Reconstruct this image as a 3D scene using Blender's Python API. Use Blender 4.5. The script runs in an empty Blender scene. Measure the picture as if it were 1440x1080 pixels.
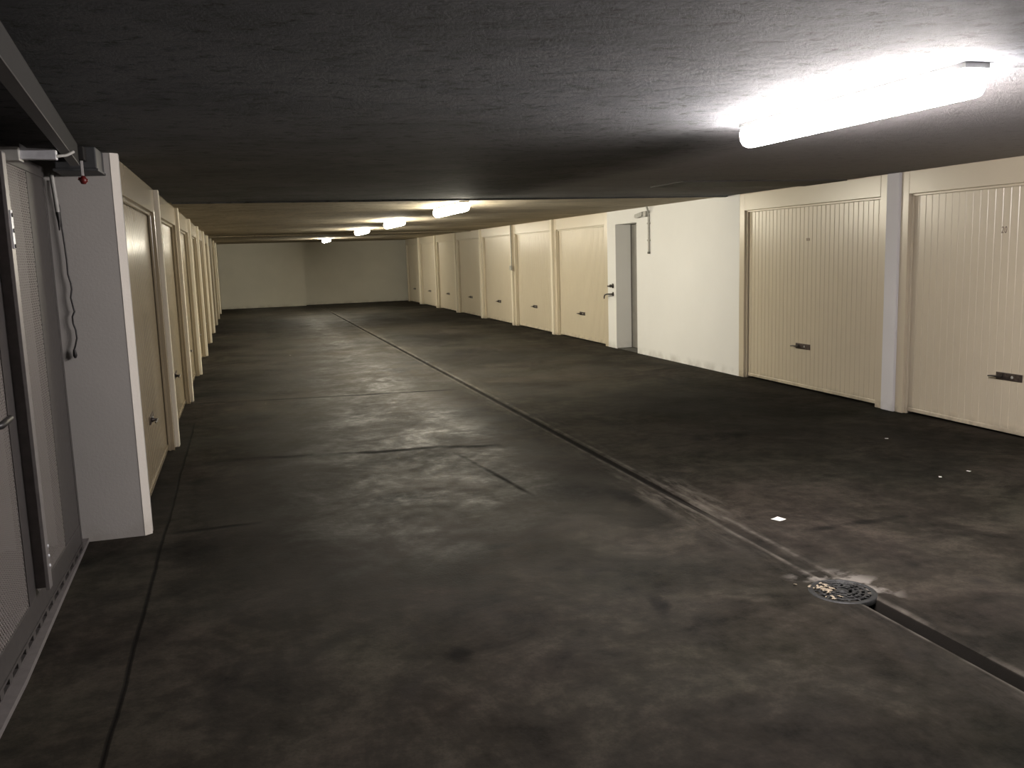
import bpy, math, random
from mathutils import Vector, Matrix
random.seed(7)
S = bpy.context.scene
C = S.collection
PI = math.pi

# ------------------------------------------------------------------ helpers
class MB:
    """collects geometry, links it as one mesh object"""
    def __init__(s): s.v, s.f, s.sm = [], [], []
    def add(s, vs, fs, smooth=False):
        n = len(s.v); s.v += [tuple(p) for p in vs]
        for f in fs: s.f.append(tuple(i + n for i in f)); s.sm.append(smooth)
        return s
    def box(s, x0, x1, y0, y1, z0, z1, M=None):
        vs = [(x, y, z) for z in (z0, z1) for y in (y0, y1) for x in (x0, x1)]
        if M is not None: vs = [M @ Vector(p) for p in vs]
        return s.add(vs, [(0, 2, 3, 1), (4, 5, 7, 6), (0, 1, 5, 4), (2, 6, 7, 3), (0, 4, 6, 2), (1, 3, 7, 5)])
    def prism(s, prof, axis, a, b, smooth=False):
        """closed profile (list of 2-tuples) swept along axis from a to b"""
        n = len(prof)
        def P(q, t):
            return {0: (t, q[0], q[1]), 1: (q[0], t, q[1]), 2: (q[0], q[1], t)}[axis]
        vs = [P(q, a) for q in prof] + [P(q, b) for q in prof]
        fs = [(i, (i + 1) % n, n + (i + 1) % n, n + i) for i in range(n)]
        k = len(s.f)
        s.add(vs, fs, smooth)
        s.add(vs, [tuple(range(n))[::-1], tuple(range(n, 2 * n))])
        return s
    def tube(s, pts, r, seg=10, caps=True):
        pts = [Vector(p) for p in pts]; n = len(pts)
        rs = r if isinstance(r, (list, tuple)) else [r] * n
        rings = []; up = Vector((0.123, 0.31, 0.94)).normalized()
        prev = None
        for i, p in enumerate(pts):
            d = (pts[min(i + 1, n - 1)] - pts[max(i - 1, 0)]).normalized()
            a = (prev - d * prev.dot(d)) if prev else d.cross(up)
            if a.length < 1e-5: a = d.cross(Vector((1, 0, 0)))
            a.normalize(); b = d.cross(a); prev = a
            rings.append([p + rs[i] * (math.cos(2 * PI * k / seg) * a + math.sin(2 * PI * k / seg) * b) for k in range(seg)])
        vs = [q for rr in rings for q in rr]
        fs = [(i * seg + k, i * seg + (k + 1) % seg, (i + 1) * seg + (k + 1) % seg, (i + 1) * seg + k) for i in range(n - 1) for k in range(seg)]
        s.add(vs, fs, True)
        if caps: s.add(rings[0], [tuple(range(seg))[::-1]]); s.add(rings[-1], [tuple(range(seg))])
        return s
    def lathe(s, prof, c=(0, 0, 0), seg=32, M=None):
        vs = []
        for r, z in prof:
            for k in range(seg):
                p = Vector((r * math.cos(2 * PI * k / seg), r * math.sin(2 * PI * k / seg), z))
                if M is not None: p = M @ p
                vs.append(p + Vector(c))
        n = len(prof)
        s.add(vs, [(i * seg + k, i * seg + (k + 1) % seg, (i + 1) * seg + (k + 1) % seg, (i + 1) * seg + k) for i in range(n - 1) for k in range(seg)], True)
        return s
    def build(s, name, mat, parent=None, bevel=0, loc=None):
        me = bpy.data.meshes.new(name); me.from_pydata(s.v, [], s.f)
        me.polygons.foreach_set('use_smooth', s.sm); me.materials.append(mat)
        import bmesh
        bm = bmesh.new(); bm.from_mesh(me); bmesh.ops.recalc_face_normals(bm, faces=bm.faces); bm.to_mesh(me); bm.free()
        o = bpy.data.objects.new(name, me); C.objects.link(o)
        if parent: o.parent = parent
        if loc: o.location = loc
        if bevel:
            m = o.modifiers.new('bevel', 'BEVEL'); m.width = bevel; m.segments = 2; m.limit_method = 'ANGLE'
        return o

def thing(name, label, cat, loc=(0, 0, 0), rz=0, group=None):
    o = bpy.data.objects.new(name, None); C.objects.link(o)
    o.empty_display_size = .1
    o.location = loc; o.rotation_euler = (0, 0, rz)
    return tag(o, label, cat, group)
def tag(o, label, cat, group=None):
    o['label'] = label; o['category'] = cat
    if group: o['group'] = group
    return o
def struct(o): o['kind'] = 'structure'; return o
def dup(root, loc, rz, label):
    r = root.copy(); C.objects.link(r); r.location = loc; r.rotation_euler = (0, 0, rz); r['label'] = label
    for ch in list(root.children):
        c = ch.copy(); C.objects.link(c); c.parent = r
        for g in list(ch.children):
            d = g.copy(); C.objects.link(d); d.parent = c
    return r

# ------------------------------------------------------------------ materials
class N:
    def __init__(s, name):
        s.m = bpy.data.materials.new(name); s.m.use_nodes = True
        s.t = s.m.node_tree; s.b = s.t.nodes['Principled BSDF']; s.o = s.t.nodes['Material Output']
    def n(s, typ, **kw):
        x = s.t.nodes.new(typ)
        for k, v in kw.items(): setattr(x, k, v)
        return x
    def put(s, sock, v):
        if isinstance(v, bpy.types.NodeSocket): s.t.links.new(v, sock)
        elif isinstance(v, bpy.types.Node): s.t.links.new(v.outputs[0], sock)
        elif v is not None: sock.default_value = v
    def math(s, op, a, b=None, c=None, clamp=False):
        x = s.n('ShaderNodeMath', operation=op, use_clamp=clamp)
        for i, q in enumerate((a, b, c)):
            if q is not None: s.put(x.inputs[i], q)
        return x.outputs[0]
    def pos(s):
        if not hasattr(s, '_p'): s._p = s.n('ShaderNodeNewGeometry').outputs['Position']
        return s._p
    def xyz(s):
        if not hasattr(s, '_x'):
            x = s.n('ShaderNodeSeparateXYZ'); s.put(x.inputs[0], s.pos()); s._x = x.outputs
        return s._x
    def noise(s, scale, detail=4, rough=.55, stretch=None, vec=None, dist=0):
        v = vec or s.pos()
        if stretch:
            mp = s.n('ShaderNodeMapping'); s.put(mp.inputs[0], v); mp.inputs['Scale'].default_value = stretch; v = mp.outputs[0]
        x = s.n('ShaderNodeTexNoise'); s.put(x.inputs['Vector'], v)
        x.inputs['Scale'].default_value = scale; x.inputs['Detail'].default_value = detail
        x.inputs['Roughness'].default_value = rough; x.inputs['Distortion'].default_value = dist
        return x.outputs['Fac']
    def ramp(s, fac, stops):
        x = s.n('ShaderNodeValToRGB'); s.put(x.inputs[0], fac); e = x.color_ramp.elements
        while len(e) < len(stops): e.new(.5)
        for q, (p, c) in zip(e, stops):
            q.position = p; q.color = (c, c, c, 1) if isinstance(c, (int, float)) else (*c, 1)
        return x.outputs[0]
    def mix(s, fac, a, b, mode='MIX'):
        x = s.n('ShaderNodeMix', data_type='RGBA', blend_type=mode); x.clamp_factor = True
        s.put(x.inputs[0], fac)
        for i, q in ((6, a), (7, b)):
            if isinstance(q, tuple): x.inputs[i].default_value = (*q[:3], 1)
            else: s.put(x.inputs[i], q)
        return x.outputs[2]
    def bump(s, h, strength, dist, prev=None):
        x = s.n('ShaderNodeBump'); x.inputs['Strength'].default_value = strength; x.inputs['Distance'].default_value = dist
        s.put(x.inputs['Height'], h)
        if prev: s.put(x.inputs['Normal'], prev)
        return x.outputs[0]
    def done(s, color, rough=.5, normal=None, metal=0, spec=.5):
        if isinstance(color, tuple): s.b.inputs['Base Color'].default_value = (*color, 1)
        else: s.put(s.b.inputs['Base Color'], color)
        s.put(s.b.inputs['Roughness'], rough)
        s.b.inputs['Metallic'].default_value = metal
        s.put(s.b.inputs['Specular IOR Level'], spec)
        if normal: s.put(s.b.inputs['Normal'], normal)
        return s.m
    def line(s, coord, at, half, wob=.01, wscale=1.5):
        """soft mask of a line at coord == at, with a hand-cut wobble"""
        w = s.math('MULTIPLY', s.math('SUBTRACT', s.noise(wscale, 3), .5), wob * 2)
        d = s.math('ABSOLUTE', s.math('ADD', s.math('SUBTRACT', coord, at), w))
        return s.math('SUBTRACT', 1.0, s.math('DIVIDE', d, half, clamp=True), clamp=True)
    def between(s, coord, a, b, soft=.05):
        u = s.math('DIVIDE', s.math('SUBTRACT', coord, a), soft, clamp=True)
        v = s.math('DIVIDE', s.math('SUBTRACT', b, coord), soft, clamp=True)
        return s.math('MULTIPLY', u, v)

def plain(name, col, rough=.5, metal=0, var=.12, scale=25, bump=.0):
    k = N(name); nz = k.noise(scale, 5)
    c = k.mix(k.ramp(nz, [(.3, 0.), (.7, 1.)]), tuple(x * (1 - var) for x in col), tuple(min(1, x * (1 + var)) for x in col))
    return k.done(c, rough, k.bump(nz, bump, .002) if bump else None, metal)

def paint_cream(name, CREAM_A, CREAM_B, r0, r1):
    k = N(name)
    big = k.noise(1.3, 4); fine = k.noise(3, 4, stretch=(3, 5, .25))
    col = k.mix(k.ramp(big, [(.35, 0.), (.7, 1.)]), CREAM_A, CREAM_B)
    z = k.xyz()[2]
    grime = k.math('MULTIPLY', k.ramp(fine, [(.45, 0.), (.8, 1.)]), .03)
    low = k.math('MULTIPLY', k.between(z, -1, .10, .09), k.ramp(k.noise(9, 5), [(.42, 0.), (.62, 1.)]))
    col = k.mix(k.math('MULTIPLY', low, .6), col, (.2, .16, .11))
    return k.done(col, (r0 + r1) / 2)

def plaster(name, a, b):
    k = N(name); n1 = k.noise(.9, 4); n2 = k.noise(60, 4)
    col = k.mix(k.ramp(n1, [(.35, 0.), (.7, 1.)]), a, b)
    z = k.xyz()[2]
    low = k.math('MULTIPLY', k.between(z, -1, .12, .12), k.ramp(k.noise(5, 5), [(.4, 0.), (.65, 1.)]))
    col = k.mix(k.math('MULTIPLY', low, .45), col, (.25, .22, .18))
    return k.done(col, .75, k.bump(n2, .25, .004), spec=.3)

def floor_material():
    k = N('stained_concrete'); x, y, z = k.xyz()
    big = k.noise(.45, 5, .6, dist=.6)
    mid = k.noise(1.7, 8, .65, dist=.8)
    fin = k.noise(9, 8, .7)
    grit = k.noise(70, 4)
    hue = k.noise(.8, 3)
    t = k.math('ADD', k.math('MULTIPLY', big, .36), k.math('ADD', k.math('MULTIPLY', mid, .38), k.math('MULTIPLY', fin, .26)))
    v = k.ramp(t, [(.405, 0.), (.5, .40), (.585, 1.)])
    dark = k.mix(k.ramp(hue, [(.35, 0.), (.65, 1.)]), FL_D1, FL_D2)
    lite = k.mix(k.ramp(hue, [(.35, 0.), (.65, 1.)]), FL_L1, FL_L2)
    col = k.mix(v, dark, lite)
    col = k.mix(k.math('MULTIPLY', k.ramp(grit, [(.35, 1.), (.5, 0.)]), .35), col, (.02, .018, .015))
    # oil spots and dark patches
    spots = k.ramp(k.noise(2.6, 3, .5, stretch=(1, .8, 1)), [(.25, 1.), (.34, 0.)])
    col = k.mix(k.math('MULTIPLY', spots, .75), col, (.018, .016, .014))
    # two broad darker areas, broken up by noise
    ta = k.math('MULTIPLY', k.between(x, 3.0, 5.8, 1.1), k.between(y, 5.0, 10.0, 1.6))
    tb = k.math('MULTIPLY', k.between(x, -.55, 1.1, .7), k.between(y, 3.4, 7.6, 1.2))
    tk = k.math('MULTIPLY', k.math('MAXIMUM', ta, tb), k.ramp(k.noise(1.3, 6, .65), [(.3, .35), (.6, .75)]))
    col = k.mix(tk, col, (.013, .0115, .0095))
    for (ox, oy, rx, ry) in STAINS:
        ex = k.math('DIVIDE', k.math('SUBTRACT', x, ox), rx); ey = k.math('DIVIDE', k.math('SUBTRACT', y, oy), ry)
        ee = k.math('ADD', k.math('ADD', k.math('MULTIPLY', ex, ex), k.math('MULTIPLY', ey, ey)), k.math('MULTIPLY', k.math('SUBTRACT', mid, .5), 4.5))
        col = k.mix(k.math('MULTIPLY', k.math('SUBTRACT', 1., ee, clamp=True), .85), col, (.006, .0055, .005))
    # pale cement smears along the channel
    sm = k.math('MULTIPLY', k.between(x, 2.38, 2.92, .14), k.ramp(k.noise(3.2, 7, .7, stretch=(2.5, .5, 1)), [(.46, 0.), (.66, 1.)]))
    sm = k.math('MULTIPLY', sm, k.ramp(k.noise(.9, 2), [(.35, .12), (.6, .6)]))
    nearg = k.between(y, 3.3, 6.0, .8)
    sm = k.math('MULTIPLY', sm, k.math('ADD', k.math('MULTIPLY', nearg, .9), .35))
    col = k.mix(sm, col, (.16, .145, .12))
    edge = k.math('MAXIMUM', k.line(x, 2.70, .026, .008, 2), k.line(x, 2.592, .022, .008, 2.2))
    col = k.mix(k.math('MULTIPLY', edge, k.ramp(k.noise(5, 6), [(.4, .05), (.62, .6)])), col, (.15, .135, .115))
    # crumbling cement round the gully
    dx = k.math('SUBTRACT', x, 2.60); dy = k.math('SUBTRACT', y, 3.38)
    rr = k.math('SQRT', k.math('ADD', k.math('MULTIPLY', dx, dx), k.math('MULTIPLY', dy, dy)))
    ring = k.math('MULTIPLY', k.between(rr, .0, .30, .11), k.ramp(k.noise(7, 6), [(.48, 0.), (.58, 1.)]))
    far_side = k.between(k.math('ADD', dx, k.math('MULTIPLY', dy, .8)), -.02, 5, .1)
    col = k.mix(k.math('MULTIPLY', k.math('MULTIPLY', ring, far_side), .7), col, (.2, .185, .165))
    # channel bed: near-black
    bed = k.between(z, -1, -.006, .006)
    col = k.mix(k.math('MULTIPLY', bed, .9), col, (.016, .014, .012))
    # saw cuts and day joints
    brk = k.ramp(k.noise(2.2, 4), [(.38, .15), (.55, 1.)])
    j = k.math('MULTIPLY', k.line(x, -.54, .012, .016, 1.3), k.between(y, -6, 9.5, .5))
    j2 = k.math('MULTIPLY', k.line(k.math('ADD', y, k.math('MULTIPLY', x, .13)), 10.73, .055, .05, .8), k.between(x, -.6, 2.45, .15))
    j3 = k.math('MULTIPLY', k.line(k.math('ADD', y, k.math('MULTIPLY', x, .19)), 7.52, .075, .16, .9), k.between(x, -.3, 2.05, .2))
    j4 = k.math('MULTIPLY', k.line(y, 5.6, .035, .04, 1.2), k.between(x, -.54, .05, .25))
    j5 = k.math('MULTIPLY', k.line(k.math('SUBTRACT', x, k.math('MULTIPLY', k.math('SUBTRACT', y, 7.05), -.125)), 1.6, .03, .03, 1.2), k.between(y, 5.5, 7.05, .2))
    jj = k.math('MULTIPLY', k.math('MAXIMUM', k.math('MAXIMUM', j2, j3), k.math('MAXIMUM', j4, j5)), brk)
    jj = k.math('MAXIMUM', jj, j)
    col = k.mix(k.math('POWER', jj, .45), col, (.004, .0035, .003))
    # darker floor band along the first gate-side doors
    foot_band = k.math('MULTIPLY', k.between(x, -.75, -.53, .015), k.between(y, 5.72, 9.3, .1))
    col = k.mix(k.math('MULTIPLY', foot_band, .45), col, (.016, .014, .012))
    lane = k.math('MULTIPLY', k.between(x, -.4, 2.7, .8), k.between(y, 3.0, 60, 2.2))
    lane = k.math('MAXIMUM', lane, k.math('MULTIPLY', k.math('MULTIPLY', k.between(x, -.5, 5.4, 1.2), k.between(y, 7.5, 60, 4.0)), .75))
    lane = k.math('MULTIPLY', lane, k.math('SUBTRACT', 1., k.math('MULTIPLY', jj, .9)))
    rough = k.ramp(k.math('ADD', k.math('MULTIPLY', mid, .6), k.math('MULTIPLY', fin, .4)), [(.35, RO_A), (.65, RO_B)])
    rough = k.math('ADD', k.math('MULTIPLY', rough, lane), k.math('MULTIPLY', .88, k.math('SUBTRACT', 1., lane)))
    spk = k.math('ADD', .35, k.math('MULTIPLY', lane, .75))
    hgt = k.math('ADD', k.math('MULTIPLY', fin, .7), k.math('MULTIPLY', mid, .8))
    nb = k.bump(k.math('SUBTRACT', hgt, k.math('MULTIPLY', jj, .5)), .3, .012)
    nb = k.bump(grit, .25, .003, nb)
    return k.done(col, rough, nb, spec=k.math('MULTIPLY', k.ramp(k.noise(1.1, 6, .65), [(.35, .35), (.65, 1.)]), k.math('MULTIPLY', spk, FSPEC)))
STAINS = [(2.05, 8.85, .42, .42), (2.62, 13.4, .5, .35), (2.1, 12.7, .4, .4), (1.95, 7.75, .5, .28), (1.75, 6.0, .22, .5), (2.05, 5.55, .35, .35),
          (3.9, 6.7, .3, .15), (1.75, 3.55, .06, .12), (1.3, 4.6, .10, .06), (.75, 3.35, .06, .08), (3.3, 4.2, .4, .05), (2.35, 5.25, .1, .3), (.9, 5.8, .3, .2)]
FL_D1 = (.009, .0076, .0064); FL_D2 = (.0084, .008, .006); FL_L1 = (.052, .043, .034); FL_L2 = (.046, .042, .031)
RO_A, RO_B = .42, .86; FSPEC = .34

def ceiling_material():
    k = N('rough_ceiling_concrete')
    st = k.noise(1.3, 9, .7, stretch=(.8, 1.1, 1), dist=.4)
    big = k.noise(.35, 4); pit = k.noise(13, 9, .78, stretch=(.8, 1.1, 1)); pit2 = k.noise(75, 5, .7)
    v = k.math('ADD', k.math('MULTIPLY', st, .65), k.math('MULTIPLY', big, .35))
    col = k.mix(k.ramp(v, [(.39, 0.), (.6, 1.)]), CE_A, CE_B)
    y = k.xyz()[1]
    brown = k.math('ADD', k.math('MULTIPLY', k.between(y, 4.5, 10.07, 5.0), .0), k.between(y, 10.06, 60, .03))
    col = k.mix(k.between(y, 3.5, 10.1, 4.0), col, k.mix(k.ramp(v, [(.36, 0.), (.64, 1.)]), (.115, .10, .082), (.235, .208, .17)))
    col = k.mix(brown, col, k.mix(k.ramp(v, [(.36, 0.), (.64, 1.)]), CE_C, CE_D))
    smooth = k.between(k.math('ADD', k.xyz()[0], k.math('MULTIPLY', k.math('SUBTRACT', big, .5), 1.2)), 2.75, 40, .5)  # door-side mask: smoother texture, also carries the painted lamp glare
    col = k.mix(k.math('MULTIPLY', smooth, k.math('SUBTRACT', .85, k.math('MULTIPLY', k.between(y, 5.0, 60, 5.0), .75))), col, (.60, .57, .575))  # lamp glare painted as paler ceiling, fading with distance from the near lamp
    holes = k.math('MULTIPLY', k.ramp(pit, [(.36, 1.), (.47, 0.)]), k.math('SUBTRACT', 1., k.math('MULTIPLY', smooth, .7)))
    col = k.mix(k.math('MULTIPLY', holes, .75), col, (.03, .028, .027))
    h = k.math('ADD', k.math('MULTIPLY', pit, k.math('SUBTRACT', 1.3, smooth)), k.math('MULTIPLY', pit2, .35))
    h = k.math('ADD', h, k.math('MULTIPLY', st, .5))
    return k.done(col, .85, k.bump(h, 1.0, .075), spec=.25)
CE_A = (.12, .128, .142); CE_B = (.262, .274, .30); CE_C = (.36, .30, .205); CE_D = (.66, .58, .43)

def perforated():
    k = N('perforated_steel'); x, y, z = k.xyz()
    P = .017
    u = k.math('MULTIPLY', k.math('ADD', y, z), .7071 / P); v = k.math('MULTIPLY', k.math('SUBTRACT', y, z), .7071 / P)
    fu = k.math('SUBTRACT', k.math('FRACT', u), .5); fv = k.math('SUBTRACT', k.math('FRACT', v), .5)
    d = k.math('SQRT', k.math('ADD', k.math('MULTIPLY', fu, fu), k.math('MULTIPLY', fv, fv)))
    hole = k.math('LESS_THAN', d, .34)
    k.done((.21, .19, .183), .55, None, .2)
    tr = k.n('ShaderNodeBsdfTransparent'); mx = k.n('ShaderNodeMixShader')
    k.put(mx.inputs[0], hole); k.put(mx.inputs[1], k.b.outputs[0]); k.put(mx.inputs[2], tr.outputs[0])
    k.put(k.o.inputs[0], mx.outputs[0])
    return k.m

def lamp_mat(name, col, st):
    k = N(name); k.done((.9, .9, .88), .4)
    k.b.inputs['Emission Color'].default_value = (*col, 1); k.b.inputs['Emission Strength'].default_value = st
    return k.m

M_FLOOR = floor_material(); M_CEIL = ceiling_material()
M_CREAM = paint_cream('cream_paint', (.615, .545, .42), (.645, .572, .442), .27, .30)
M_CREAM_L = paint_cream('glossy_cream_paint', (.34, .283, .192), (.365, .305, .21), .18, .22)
M_WHITE = plaster('white_plaster', (.85, .85, .845), (.89, .89, .885))
M_PIER = plaster('grey_white_plaster', (.40, .385, .365), (.45, .43, .41))
M_BACK = plaster('far_wall_plaster', (.62, .605, .53), (.68, .66, .58))
M_POST = plaster('post_paint', (.76, .70, .57), (.82, .76, .63))
M_POSTW = plaster('cool_white_paint', (.72, .71, .73), (.78, .77, .79))
M_BEAD = plaster('corner_paint', (.72, .68, .62), (.78, .74, .67))
M_STRIP = plaster('ceiling_patch', (.09, .086, .08), (.12, .115, .11))
M_DARKSTEEL = plain('dark_steel', (.07, .06, .055), .42, .6, .3)
M_PLATE = plain('worn_handle_plate', (.13, .105, .095), .38, .75, .35, 40)
M_GREYDOOR = plain('grey_metal_door', (.30, .29, .27), .5, .1, .1, 6)
M_GATE = plain('gate_steel', (.075, .069, .067), .5, .3, .12)
M_GATEL = plain('gate_edge_steel', (.24, .225, .22), .42, .4, .1)
M_GATED = plain('gate_dark_steel', (.13, .115, .112), .5, .3, .12)
M_GATET = plain('threshold_steel', (.15, .138, .135), .6, .1)
M_PERF = perforated()
M_BLACK = plain('black_plastic', (.02, .018, .018), .45)
M_RAIL = plain('dusty_rail', (.013, .012, .0115), .9)
M_MOTOR = plain('motor_casing', (.055, .057, .06), .6)
M_CHAN = plain('channel_steel', (.20, .18, .175), .6)
M_LIGHTMETAL = plain('light_grey_metal', (.72, .73, .77), .4, .2)
M_RED = plain('red_plastic', (.13, .012, .011), .4)
M_STRAP = plain('pale_strap', (.55, .53, .52), .7)
M_INK = plain('stencil_ink', (.16, .11, .085), .7, 0, .35, 60)
M_SMUDGE = plain('worn_mark', (.33, .27, .2), .7, 0, .3, 60)
M_PAPER = plain('paper', (.85, .84, .80), .8)
M_IRON = plain('cast_iron', (.030, .031, .031), .55, .5, .4, 60, .5)
M_SILT = plain('black_silt', (.012, .012, .011), .9)
M_LEAF = plain('dry_leaf', (.30, .25, .18), .85, 0, .4, 90)
M_PIPE = plain('grey_conduit', (.42, .415, .39), .5)
M_PIPED = plain('conduit_end', (.12, .12, .11), .5)
M_HOUSE = plain('lamp_housing', (.7, .7, .68), .5)
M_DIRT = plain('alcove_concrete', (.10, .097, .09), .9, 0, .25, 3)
L_NEAR = lamp_mat('cool_tube', (1.0, .925, .90), 190.0)
L_FAR = lamp_mat('warm_tube', (1.0, .925, .75), 128.0)

# ------------------------------------------------------------------ setting
H = 2.25; D = 32.65; XR = 5.935; XL = -.614; Y0 = -6.0
# floor: one slab with the drain channel running down the middle
def floor():
    ys = [Y0, 0, 2.0, 3.15, 3.3, 3.5, 4.5, 5.6, 7, 9, 12, 16, 20, 24, 27.5, 28.5, D + .7]
    m = MB(); rows = []
    for y in ys:
        if y < 3.4: w, d = .046, .05
        elif y < 4.6: w, d = .024, .007
        elif y < 27.6: w, d = .030, .026
        else: w, d = .03, .004
        c = 2.645
        prof = [(-5.0, 0), (c - w - .02, 0), (c - w, -.006), (c - w * .55, -d), (c + w * .55, -d), (c + w, -.006), (c + w + .02, 0), (XR + .8, 0), (XR + .8, -.2), (-5.0, -.2)]
        rows.append([(px, y, pz) for px, pz in prof])
    n = len(rows[0]); vs = [p for r in rows for p in r]
    fs = [(i * n + k, i * n + (k + 1) % n, (i + 1) * n + (k + 1) % n, (i + 1) * n + k) for i in range(len(ys) - 1) for k in range(n)]
    m.add(vs, fs); m.add(rows[0], [tuple(range(n))]); m.add(rows[-1], [tuple(range(n))])
    return struct(m.build('floor', M_FLOOR))
floor()
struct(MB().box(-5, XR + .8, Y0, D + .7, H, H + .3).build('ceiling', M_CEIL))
# day joints of the slab above: shallow lips across the ceiling
struct(MB().prism([(10.05, H + .01), (10.05, H - .012), (10.10, H - .016), (10.16, H + .01)], 0, XL, XR).build('trim_1', M_CEIL))
struct(MB().prism([(23.0, H + .01), (23.0, H - .015), (23.06, H - .02), (23.14, H + .01)], 0, XL, XR).build('trim_2', M_CEIL))
struct(MB().box(4.10, XR, 7.75, 8.45, H - .010, H + .01).build('trim_3', M_STRIP))

# right wall: backing behind the garages, white block with the doorway
wr = MB().box(6.45, 6.65, Y0, D + .7, 0, H)
wr.box(XR, 6.45, 9.77, 12.75, 0, H)                      # white block
wr.box(XR, 6.45, 13.56, 13.90, 0, H)                     # strip beyond the doorway
wr.box(XR, 6.45, 12.75, 13.56, 2.033, H)                 # over the doorway
struct(wr.build('wall_right', M_WHITE))
struct(MB().box(XR, 6.45, Y0, 4.26, 0, H).build('wall_right_near', M_WHITE))
# left wall: backing, pier at the corner of the gate recess
struct(MB().box(-1.1, -.9, 5.70, D + .7, 0, H).build('wall_left', M_BACK))
b = .035
struct(MB().prism([(-4.9, 5.60), (XL - b, 5.60), (XL, 5.60 + b), (XL, 5.70), (-4.9, 5.70)], 2, 0, H).build('wall_pier', M_PIER))
pc = MB().prism([(XL - b - .002, 5.5975), (XL - b, 5.602), (XL, 5.60 + b), (XL + .003, 5.602 + b), (XL + .003, 5.60 + b - .002)], 2, 0, H)
struct(pc.build('trim_4', M_BEAD))
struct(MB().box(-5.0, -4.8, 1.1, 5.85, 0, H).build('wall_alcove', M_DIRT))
struct(MB().box(-5.0, XL, 1.1, 1.35, 0, H).build('wall_alcove_side', M_PIER))
struct(MB().box(-.95, XL, Y0, 1.1, 0, H).build('wall_left_near', M_PIER))
bk = MB().box(-1.1, 2.25, D, D + .7, 0, H).box(2.25, 6.65, D + .5, D + .7, 0, H)
struct(bk.build('wall_back', M_BACK))
struct(MB().box(-1.0, 6.65, Y0 - .2, Y0, 0, H).build('wall_front', M_PIER))

# ------------------------------------------------------------------ garage doors
DT = 2.045
def make_door(w, jamb, label, detail, plate_off=0.0, group=None, paint=None):
    """local: +x into the wall, y along the wall, origin on the floor at the bay's middle"""
    paint = paint or M_CREAM
    t = thing('garage_door', label, 'garage door', group=group); t['kind'] = 'thing'
    hy = w / 2
    f = MB()
    f.box(0, .12, -hy, -hy + jamb, 0, H).box(0, .12, hy - jamb, hy, 0, H).box(0, .12, -hy + jamb, hy - jamb, DT, H)
    # rolled stop strip round the opening
    q = .022
    f.box(.028, .05, -hy + jamb, -hy + jamb + q, 0, DT).box(.028, .05, hy - jamb - q, hy - jamb, 0, DT).box(.028, .05, -hy + jamb, hy - jamb, DT - q, DT)
    f.build('frame', paint, t, .004)
    a, c = -hy + jamb + .012, hy - jamb - .012
    n = 30; mar = .07; pitch = (c - a - 2 * mar) / n; x0 = .055; g = .008; dp = .0038
    prof = [(x0, a)]
    for i in range(n + 1):
        y = a + mar + i * pitch
        prof += [(x0, y - g), (x0 + dp, y - g * .35), (x0 + dp, y + g * .35), (x0, y + g)]
    prof += [(x0, c), (x0 + .035, c), (x0 + .035, a)]
    p = MB().prism(prof, 2, .055, DT - .012)
    p.build('door_panel', paint, t)
    MB().box(x0 - .008, x0 + .04, a, c, .022, .056).build('bottom_rail', paint, t, .003)
    zc = .487; po = plate_off
    pl = MB().box(x0 - .009, x0 + .001, po - .13, po + .13, zc - .031, zc + .031).build('handle_plate', M_PLATE, t, .003)
    # T lever on a boss, and the lock cylinder
    R = Matrix.Rotation(-PI / 2, 4, 'Y')
    lv = MB().lathe([(.0, 0), (.017, 0), (.017, .014), (.011, .018), (.011, .042), (0, .043)], (x0 - .008, po + .075, zc), 14, R)
    lv.tube([(x0 - .046, po + .175, zc - .006), (x0 - .05, po + .13, zc - .001), (x0 - .05, po + .06, zc + .001), (x0 - .046, po + .045, zc)], [.006, .0075, .0085, .006], 8)
    lv.build('lever', M_DARKSTEEL, pl)
    MB().lathe([(0, .006), (.010, .006), (.012, .004), (.012, 0)], (x0 - .008, po - .035, zc), 14, R).build('lock_cylinder', M_PIPE, pl)
    return t

def text_mesh(txt, size):
    cu = bpy.data.curves.new('tmp', 'FONT'); cu.body = txt; cu.size = size; cu.extrude = .0006; cu.space_character = 1.12; cu.shear = .12
    o = bpy.data.objects.new('tmp', cu); C.objects.link(o)
    dg = bpy.context.evaluated_depsgraph_get(); me = bpy.data.meshes.new_from_object(o.evaluated_get(dg))
    bpy.data.objects.remove(o); return me

GR = 'garage doors of the row on the far right-hand wall'
# number 20
d20 = make_door(2.70, .10, 'cream ribbed garage door stencilled with the number 20', 1, .09)
d20.location = (XR, 5.62, 0)
me = text_mesh('20', .077); me.materials.clear(); me.materials.append(M_INK)
nm = bpy.data.objects.new('number', me); C.objects.link(nm); nm.parent = d20
nm.matrix_local = Matrix.Translation((.054, .245, 1.658)) @ Matrix(((0, 0, -1, 0), (-1, 0, 0, 0), (0, 1, 0, 0), (0, 0, 0, 1))) @ Matrix.Diagonal((.72, 1, 1, 1))
nm['label'] = 'dark brown stencilled number 20'
# next one, up to the white wall
d19 = make_door(2.63, .11, 'cream ribbed garage door between the white wall and the square white post', 1, .06)
d19.location = (XR, 8.4555, 0)
MB().box(.052, .056, -.03, .03, 1.655, 1.685).build('worn_mark', M_SMUDGE, d19)

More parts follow.
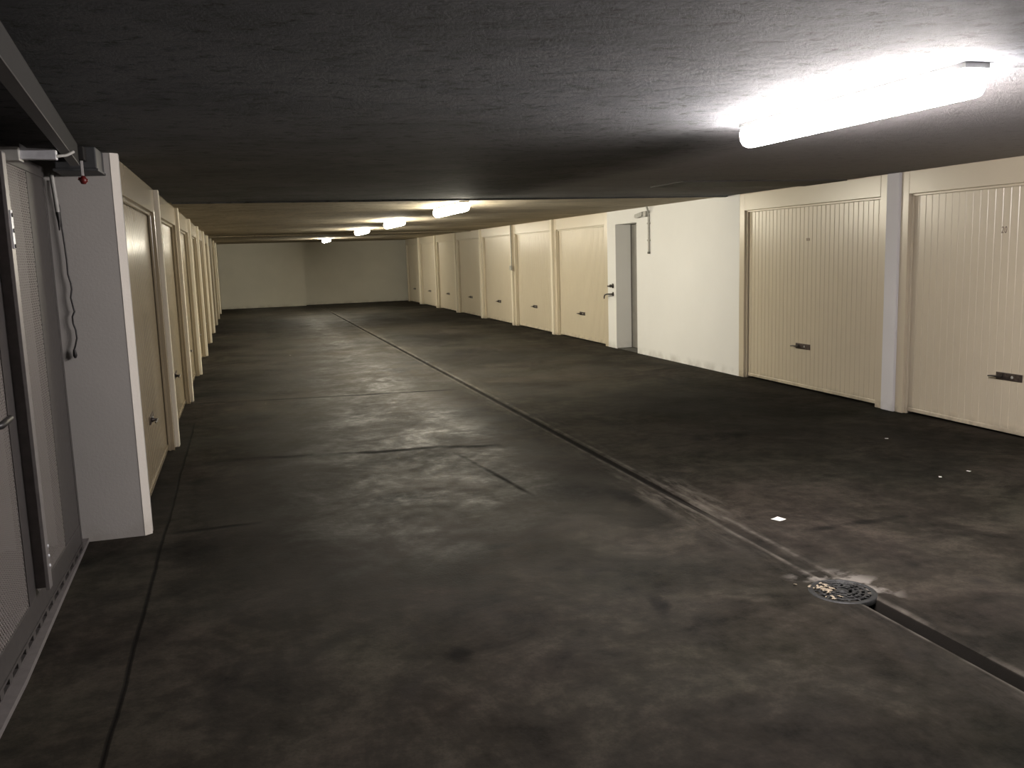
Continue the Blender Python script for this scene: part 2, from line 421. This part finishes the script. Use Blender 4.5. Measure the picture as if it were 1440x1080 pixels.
RB = [13.90, 16.60, 19.30, 22.045, 24.78, 27.47, 30.16, 32.648]
WD = 2.64
ORD = ['first', 'second', 'third', 'fourth', 'fifth', 'sixth', 'seventh', 'eighth', 'ninth', 'tenth']
proto = None
for i in range(7):
    c = (RB[i] + RB[i + 1]) / 2
    lab = f'cream garage door in the row past the open doorway, {ORD[i]} beyond the doorway'
    if i == 0: lab = 'cream garage door directly beside the open doorway, behind the dark lever handle'
    if i == 6: lab = 'cream garage door in the row past the open doorway, last one against the far wall'
    wd = RB[i + 1] - RB[i] - (.102 if 0 < i < 6 else .053)
    c += {0: -.025, 6: .025}.get(i, 0)
    if proto is None:
        proto = make_door(WD, .13, lab, 0, .0, group='garage doors past the open doorway'); proto.location = (XR, c, 0)
        d = proto
    else: d = dup(proto, (XR, c, 0), 0, lab)
    d.scale = (1, wd / WD, 1)
LB = [5.659, 8.34, 11.02, 13.70, 16.42, 19.12, 21.82, 24.52, 27.22, 29.92, 32.693]
XF = XL - .03
lproto = None
for i in range(10):
    c = (LB[i] + LB[i + 1]) / 2
    lab = f'glossy cream garage door facing the white wall, {ORD[i]} from the pale grey pier'
    if i == 0: lab = 'glossy cream garage door right behind the pale grey pier by the mesh gate'
    if i == 9: lab = 'glossy cream garage door facing the white wall, last one against the far wall'
    if lproto is None:
        lproto = d = make_door(WD, .13, lab, 0, .0, paint=M_CREAM_L); d.location = (XF, c, 0); d.rotation_euler = (0, 0, PI)
    else: d = dup(lproto, (XF, c, 0), PI, lab)
    d.scale = (1, (LB[i + 1] - LB[i] - .092) / WD, 1); d['group'] = 'garage doors behind the pale grey pier'
    if i == 2: MB().box(.052, .056, -.04, .04, 1.46, 1.49).build('worn_mark', M_SMUDGE, d)

# ------------------------------------------------------------------ posts between the doors
def post(x0, x1, yc, w, label, mat, group):
    o = MB().box(x0, x1, -w / 2, w / 2, 0, H - .001).build('post', mat, None, .008, (0, yc, 0))
    return tag(o, label, 'post', group)
post(XR - .025, XR + .15, 7.055, .17, 'cool white square post between the number 20 door and its neighbour', M_POSTW, None)
GP = 'posts between the doors past the open doorway'
for i in range(1, 7):
    lab = f'narrow pale post between garage doors past the doorway, {ORD[i-1]} from the doorway'
    if i == 6: lab = 'narrow pale post between garage doors past the doorway, last before the far wall'
    if i == 2: lab = 'narrow pale post with a thin cable pipe, between garage doors past the doorway'
    post(XR - .045, XR + .15, RB[i], .10, lab, M_POST, GP)
for i in range(1, 10):
    lab = f'narrow pale post between doors on the mesh gate side, {ORD[i-1]} behind the pier'
    if i == 9: lab = 'narrow pale post between doors on the mesh gate side, last before the far wall'
    post(XL - .15, XL + .004, LB[i], .09, lab, M_POST, 'posts between the doors behind the pale grey pier')

# ------------------------------------------------------------------ doorway
d1 = struct(MB().box(6.21, 6.25, 12.76, 13.535, .012, 2.025).build('door_1', M_GREYDOOR, None, .003))
MB().box(6.205, 6.27, 13.537, 13.559, 0, 2.03).build('door_frame', M_GATED, d1)
struct(MB().box(XR + .02, 6.3, 12.752, 13.558, .0, .008).build('trim_5', M_DIRT))
# lever handle and lock beside it
R = Matrix.Rotation(-PI / 2, 4, 'Y')
t = thing('door_lever', 'dark lever handle on the white strip between doorway and garage door', 'door handle', (XR, 13.68, .90))
MB().lathe([(0, .012), (.028, .012), (.034, .006), (.034, 0)], (0, 0, 0), 20, R).build('rosette', M_DARKSTEEL, t)
MB().tube([(-.005, 0, 0), (-.055, 0, 0), (-.068, .012, 0), (-.07, .10, -.002), (-.068, .20, -.02), (-.064, .235, -.055), (-.062, .24, -.085)], [.012, .012, .013, .012, .012, .011, .009], 10).build('lever', M_DARKSTEEL, t)
t = thing('door_lock', 'dark lock knob above the lever handle beside the doorway', 'lock', (XR, 13.685, 1.035))
MB().lathe([(0, .012), (.034, .012), (.04, .005), (.04, 0)], (0, 0, 0), 20, R).build('rosette', M_DARKSTEEL, t)
MB().lathe([(0, .06), (.020, .06), (.026, .05), (.018, .02), (.018, .01)], (0, .0, 0), 16, R).box(-.066, -.045, -.006, .09, -.018, .006).build('knob', M_DARKSTEEL, t)

# conduit with detector on the white wall
t = thing('conduit', 'grey vertical cable pipe on the white wall beside the doorway', 'pipe', (XR, 12.28, 1.55))
MB().tube([(-.017, 0, .02), (-.017, 0, .585)], .016, 12).build('pipe', M_PIPE, t)
MB().tube([(-.018, 0, 0), (-.018, 0, .03)], .021, 12).build('end_cap', M_PIPED, t)
MB().tube([(-.02, 0, .60), (-.05, -.03, .655), (-.085, -.065, .70)], .015, 10).build('ceiling_elbow', M_PIPE, t)
for z in (.2, .45): MB().box(-.036, 0, -.022, .022, z - .012, z + .012).build('clip', M_PIPE, t)
t = thing('detector', 'small grey sensor head at the top of the cable pipe on the white wall', 'sensor', (XR, 12.352, 2.13))
MB().box(-.06, 0, -.05, .05, -.03, .055).build('junction_box', M_PIPE, t, .006)
MB().prism([(.045, .0), (.045, .05), (.30, .02), (.32, -.02), (.28, -.035), (.07, -.02)], 0, -.075, -.015).build('sensor_head', M_PIPE, t, .006)
# cable pipe with a small switch on the second far post
t = thing('cable_pipe', 'thin pale cable pipe running down a post to a small switch', 'pipe', (XR - .045, 19.235, 1.30))
MB().tube([(-.012, -.0, .05), (-.012, -.0, .948)], .012, 8).build('pipe', M_PIPE, t)
MB().box(-.05, 0, -.045, .045, -.05, .05).build('switch', M_PIPE, t, .006)

# ------------------------------------------------------------------ lamps
def make_lamp(label, yc, mat):
    t = thing('ceiling_light', label, 'ceiling light', (2.62, yc, H), group='tube lights along the ceiling')
    L = .745
    MB().box(-.055, .055, -L - .02, L + .02, -.02, -.0005).build('housing', M_HOUSE, t)
    prof = [(-.05, -.02), (-.062, -.05), (-.060, -.085), (-.042, -.112), (-.015, -.122), (.015, -.122), (.042, -.112), (.060, -.085), (.062, -.05), (.05, -.02)]
    MB().prism(prof, 1, -L, L, True).build('diffuser', mat, t)
    return t
l0 = make_lamp('large glaring tube light on the ceiling, the one above the floor drain', 3.47, L_NEAR)
l1 = make_lamp('glowing tube light on the ceiling, second largest of the row', 11.15, L_FAR)
for y, lab in ((15.4, 'glowing tube light on the ceiling, third in the row of lights'),
               (19.6, 'glowing tube light on the ceiling, fourth in the row of lights'),
               (27.7, 'small glowing tube light on the ceiling closest to the far wall')):
    dup(l1, (2.62, y, H), 0, lab)

# ------------------------------------------------------------------ drain and litter
t = thing('floor_drain', 'round dark cast iron drain cover in the floor channel', 'drain', (2.60, 3.36, 0))
MB().lathe([(.128, -.02), (.128, .003), (.148, .003), (.154, .0), (.154, -.02)], (0, 0, 0), 40).build('rim', M_IRON, t)
MB().lathe([(0, -.006), (.13, -.006), (.13, -.02)], (0, 0, 0), 40).build('pan', M_SILT, t)
g = MB()
for r in (.022, .050, .078, .106):
    g.lathe([(r - .006, -.004), (r - .006, .005), (r + .006, .005), (r + .006, -.004)], (0, 0, 0), 36)
for i in range(16):
    a = 2 * PI * i / 16
    g.box(.018 if i % 4 == 0 else .05, .130, -.005, .005, -.004, .004, Matrix.Rotation(a, 4, 'Z'))
g.lathe([(0, .006), (.02, .006), (.02, -.004)], (0, 0, 0), 16)
for i in range(40):
    a = random.uniform(0, 2 * PI); r = random.uniform(.03, .125)
    g.box(-.006, .006, -.006, .006, .003, .008, Matrix.Translation((r * math.cos(a), r * math.sin(a), 0)) @ Matrix.Rotation(a, 4, 'Z'))
g.build('grate', M_IRON, t)
lf = MB()
for i in range(46):
    a = random.uniform(0, 2 * PI); r = abs(random.gauss(0, .035))
    M = Matrix.Translation((2.525 + r * math.cos(a), 3.40 + r * 1.6 * math.sin(a), .007)) @ Matrix.Rotation(random.uniform(0, 6.28), 4, 'Z') @ Matrix.Rotation(random.uniform(-.2, .2), 4, 'X')
    l, w = random.uniform(.006, .018), random.uniform(.003, .007)
    lf.add([M @ Vector(p) for p in ((-l, 0, 0), (-l * .3, w, .002), (l * .5, w * .8, .003), (l, 0, .001), (l * .4, -w, .003), (-l * .4, -w, .002), (0, 0, -.002))],
           [(0, 1, 2, 3, 4, 5), (1, 0, 6), (2, 1, 6), (3, 2, 6), (4, 3, 6), (5, 4, 6), (0, 5, 6)])
o = lf.build('leaf_litter', M_LEAF); o['kind'] = 'stuff'; o['label'] = 'dry leaf crumbs caught on the drain cover'; o['category'] = 'litter'

def scrap(name, x, y, sx, sy, rz, label):
    m = MB(); nx = 5
    top = []
    for j in range(nx):
        for i in range(nx):
            u, v = i / (nx - 1) - .5, j / (nx - 1) - .5
            top.append((u * sx, v * sy, .004 + .05 * (sx + sy) * (u * u + .5 * u * v)))
    bot = [(p[0], p[1], p[2] - .0015) for p in top]
    q = [(j * nx + i, j * nx + i + 1, (j + 1) * nx + i + 1, (j + 1) * nx + i) for j in range(nx - 1) for i in range(nx - 1)]
    k = nx * nx
    m.add(top + bot, q + [tuple(x + k for x in f)[::-1] for f in q])
    ring = [i for i in range(nx)] + [j * nx + nx - 1 for j in range(1, nx)] + [k - 1 - i for i in range(1, nx)] + [j * nx for j in range(nx - 2, 0, -1)]
    m.add(top + bot, [(ring[i], ring[(i + 1) % len(ring)], ring[(i + 1) % len(ring)] + k, ring[i] + k) for i in range(len(ring))])
    o = m.build(name, M_PAPER, None, 0, (x, y, 0)); o.rotation_euler = (0, 0, rz)
    return tag(o, label, 'paper')
scrap('paper_scrap', 2.966, 4.43, .062, .062, .35, 'small square white paper lying on the floor behind the drain')

for sx, sy, lab in ((5.04, 6.0, 'tiny white paper scrap on the dark floor near the cool white square post'),
                    (4.81, 4.89, None), (4.52, 4.84, None),
                    (.75, 15.63, 'tiny white paper scrap on the open floor between the two rows of doors')):
    o = scrap('paper_scrap', sx, sy, .026, .018, sx * 3, lab or 'tiny white paper scrap on the dark floor before the number 20 door')
    if not lab: o['group'] = 'tiny scraps before the number 20 door'

# ------------------------------------------------------------------ mesh gate in the recess
XG = -.96
t = thing('mesh_gate', 'grey steel gate with perforated panels beside the pale grey pier', 'gate', (XG, 3.5, 0))
def gb(*a): return MB().box(*a)
GATE = t
ya, yb = 1.42 - 3.5, 5.385 - 3.5                 # local y
f = MB()
f.box(-.04, 0, ya, yb, .065, .175)                                        # bottom rail
f.box(-.04, .0, ya, yb, 2.09, 2.15)                                       # top rail
f.box(-.04, -.002, 4.96 - 3.5, yb, .175, 2.09)                       # blind sheet next to the pier
f.box(-.04, .0, ya, ya + .1, .175, 2.09)
f.box(-.04, .0, 3.98 - 3.5, 4.19 - 3.5, 2.02, 2.09)
f.build('frame', M_GATE, t, .003)
MB().box(-.05, .002, yb - .03, yb + .006, .065, 2.09).build('edge_strip', M_GATE, t, .003)
# bottom plate with a row of slots
s = MB(); y = ya
s.box(-.012, .004, ya, yb, .054, .066); s.box(-.012, .004, ya, yb, .024, .030)
while y < yb:
    y2 = min(y + .05, yb); s.box(-.012, .004, y, y2, .030, .054); y += .14
s.build('slotted_plate', M_GATE, t)
MB().box(-.035, -.030, ya, yb, .024, .065).build('slot_shade_backing', M_BLACK, t)  # black sheet added to stand in for the shade behind the slots
th = MB(); q = [(-.10, ya), (.052, ya), (.052, 3.7 - 3.5), (.018, 4.9 - 3.5), (.0, 5.598 - 3.5), (-.10, 5.598 - 3.5)]
th.prism(q, 2, 0, .024).build('threshold', M_GATET, t, .003)
MB().box(-.008, -.004, 4.24 - 3.5, 4.96 - 3.5, .175, 2.09).build('mesh_panel', M_PERF, t)
w = MB().box(-.008, -.004, 1.52 - 3.5, 4.10 - 3.5, .175, 2.09)
w.build('wicket_mesh', M_PERF, t)
# the channel post between the panels
p = MB().box(-.03, .052, 4.235 - 3.5, 4.25 - 3.5, .205, 2.08)
p.build('channel_post', M_CHAN, t, .002)
p = MB().box(.044, .060, 4.215 - 3.5, 4.275 - 3.5, .20, 2.10).build('post_edge', M_GATEL, t, .002)
hg = MB().box(.058, .066, 4.228 - 3.5, 4.262 - 3.5, 1.70, 1.86)
hg.build('hinge_plate', M_LIGHTMETAL, p)
for z in (1.71, 1.775, 1.84): MB().lathe([(0, .004), (.009, .004), (.009, 0)], (.066, 4.245 - 3.5, z), 10, Matrix.Rotation(PI / 2, 4, 'Y')).build('bolt', M_BLACK, p)
for z in (.30, .345, .39): MB().lathe([(0, .006), (.008, .004), (.008, 0)], (.060, 4.255 - 3.5, z), 10, Matrix.Rotation(PI / 2, 4, 'Y')).build('bolt', M_LIGHTMETAL, p)
h = MB().tube([(.0, 3.70 - 3.5, 1.03), (.05, 3.70 - 3.5, 1.03), (.062, 3.73 - 3.5, 1.03), (.062, 3.86 - 3.5, 1.035), (.055, 3.89 - 3.5, 1.035)], [.014, .014, .015, .014, .010], 10)
h.box(-.026, .004, 3.66 - 3.5, 3.74 - 3.5, .95, 1.12)
h.build('handle', M_BLACK, t)
MB().box(-.026, .0, 4.10 - 3.5, 4.235 - 3.5, .175, 2.05).build('wicket_stile', M_GATE, t)

# operator above the gate
t = thing('gate_motor', 'dark gate motor box under the ceiling on the pale grey pier', 'gate opener', (-.79, 5.45, 2.19))
MB().box(-.10, .105, -.14, .148, -.055, .059).build('casing', M_MOTOR, t, .006)
MB().box(-.11, .112, -.15, .148, -.068, -.055).build('base_plate', M_MOTOR, t, .003)
MB().box(.02, .06, -.246, -.14, -.02, .05).build('rail_bracket', M_RAIL, t, .004)
t = thing('gate_rail', 'long dark rail under the ceiling leading to the gate motor', 'rail', (-.772, 5.2, 2.25))
dirv = Vector((.085, -1, 0)).normalized(); Lr = 4.0
ang = math.atan2(dirv.x, -dirv.y)
Mr = Matrix.Rotation(ang, 4, 'Z')
MB().box(-.018, .018, -Lr, 0, -.105, -.0005, Mr).build('track', M_RAIL, t, .003)
MB().box(-.024, .020, -Lr, 0, -.113, -.106, Mr).build('lower_flange', M_BLACK, t)
t = bpy.data.objects.new('closer_arm', None); C.objects.link(t); t.parent = GATE; t.location = (-.888 - XG, 4.52 - 3.5, 2.098); t['label'] = 'pale grey metal arm'
MB().prism([(0, 0), (.135, -.001), (.142, .0), (.142, .043), (.027, .047), (.0, .068)], 1, -.02, .03).build('arm_cover', M_LIGHTMETAL, t, .003)
MB().tube([(.135, 0, .012), (.18, .02, .02), (.205, .06, .04)], .007, 8).build('link', M_PIPE, t)
MB().box(-.075, .0, -.05, .04, -.01, .05).build('bracket', M_PIPE, t, .003)
t = thing('pull_handle', 'red pull handle hanging from the gate motor', 'pull handle', (-.75, 5.26, 2.07))  # red release handle on a short strap
MB().box(-.006, .006, -.003, .003, .02, .101).build('strap', M_STRAP, t)
MB().lathe([(0, -.022), (.012, -.02), (.02, -.004), (.016, .012), (.008, .022), (0, .024)], (0, 0, 0), 14).tube([(-.024, 0, .008), (.022, 0, -.004)], .009, 8).build('grip', M_RED, t)
# cord and rod at the pier's edge
pts = [(82, 290), (83, 300), (85, 318), (88, 340), (91, 365), (92.5, 385), (96, 398), (97, 406), (96, 418), (99, 432), (100.5, 438), (98, 445), (99, 455), (102, 464), (103.5, 476), (101.5, 488), (100.5, 492)]
zz = lambda v: 1.954 - (v - 290) * (1.954 - 1.129) / 207
xx = lambda u, v: -.932 + ((u - 82) - (v - 290) * 19 / 207 * .97) / 228
cord = [(xx(u, v), 5.575, zz(v)) for u, v in pts]
cord = [(-.955, 5.585, 2.10), (-.95, 5.58, 2.02)] + cord
t = thing('hanging_cord', 'thin dark cord with a plug end hanging down the pale grey pier', 'cord', (0, 0, 0))
MB().tube(cord, .0048, 8).build('cord', M_BLACK, t)
e = cord[-1]
MB().tube([e, (e[0], 5.575, e[2] - .012), (e[0] + .001, 5.575, e[2] - .035), (e[0] + .001, 5.575, e[2] - .05)], [.007, .009, .012, .006], 10).build('plug', M_BLACK, t)
t = thing('gate_bolt_rod', 'slim metal rod with black tip beside the top of the mesh gate', 'bolt', (-.935, 5.53, 1.82))
MB().tube([(.0, 0, .10), (-.012, 0, .31)], .012, 10).build('rod', M_PIPE, t)
MB().tube([(.0, 0, .10), (.003, 0, .05), (.0, 0, .0)], [.013, .009, .004], 10).build('tip', M_BLACK, t)

# ------------------------------------------------------------------ camera, world, view
f_, yaw, pit, rol, ch = 1247.2, math.radians(16.7905), math.radians(8.3508), math.radians(-1.7814), 1.61394
fw = Vector((math.sin(yaw) * math.cos(pit), math.cos(yaw) * math.cos(pit), -math.sin(pit)))
r = Vector((math.cos(yaw), -math.sin(yaw), 0)); u = r.cross(fw)
r2 = math.cos(rol) * r + math.sin(rol) * u; u2 = -math.sin(rol) * r + math.cos(rol) * u
cd = bpy.data.cameras.new('camera'); co = bpy.data.objects.new('camera', cd); C.objects.link(co)
cd.sensor_fit = 'HORIZONTAL'; cd.sensor_width = 36; cd.lens = 36 * f_ / 1440; cd.clip_start = .05; cd.clip_end = 200
co.matrix_world = Matrix(((r2.x, u2.x, -fw.x, 0), (r2.y, u2.y, -fw.y, 0), (r2.z, u2.z, -fw.z, ch), (0, 0, 0, 1)))
S.camera = co
w = bpy.data.worlds.new('world'); w.use_nodes = True; S.world = w
w.node_tree.nodes['Background'].inputs[0].default_value = (.02, .02, .02, 1); w.node_tree.nodes['Background'].inputs[1].default_value = .2
S.view_settings.view_transform = 'Standard'; S.view_settings.look = 'None'; S.view_settings.gamma = 1; S.view_settings.exposure = 0.0
S.view_settings.use_curve_mapping = False
S.cycles.use_denoising = True
S.cycles.max_bounces = 10; S.cycles.diffuse_bounces = 6; S.cycles.glossy_bounces = 4; S.cycles.transparent_max_bounces = 16
S.cycles.sample_clamp_indirect = 8
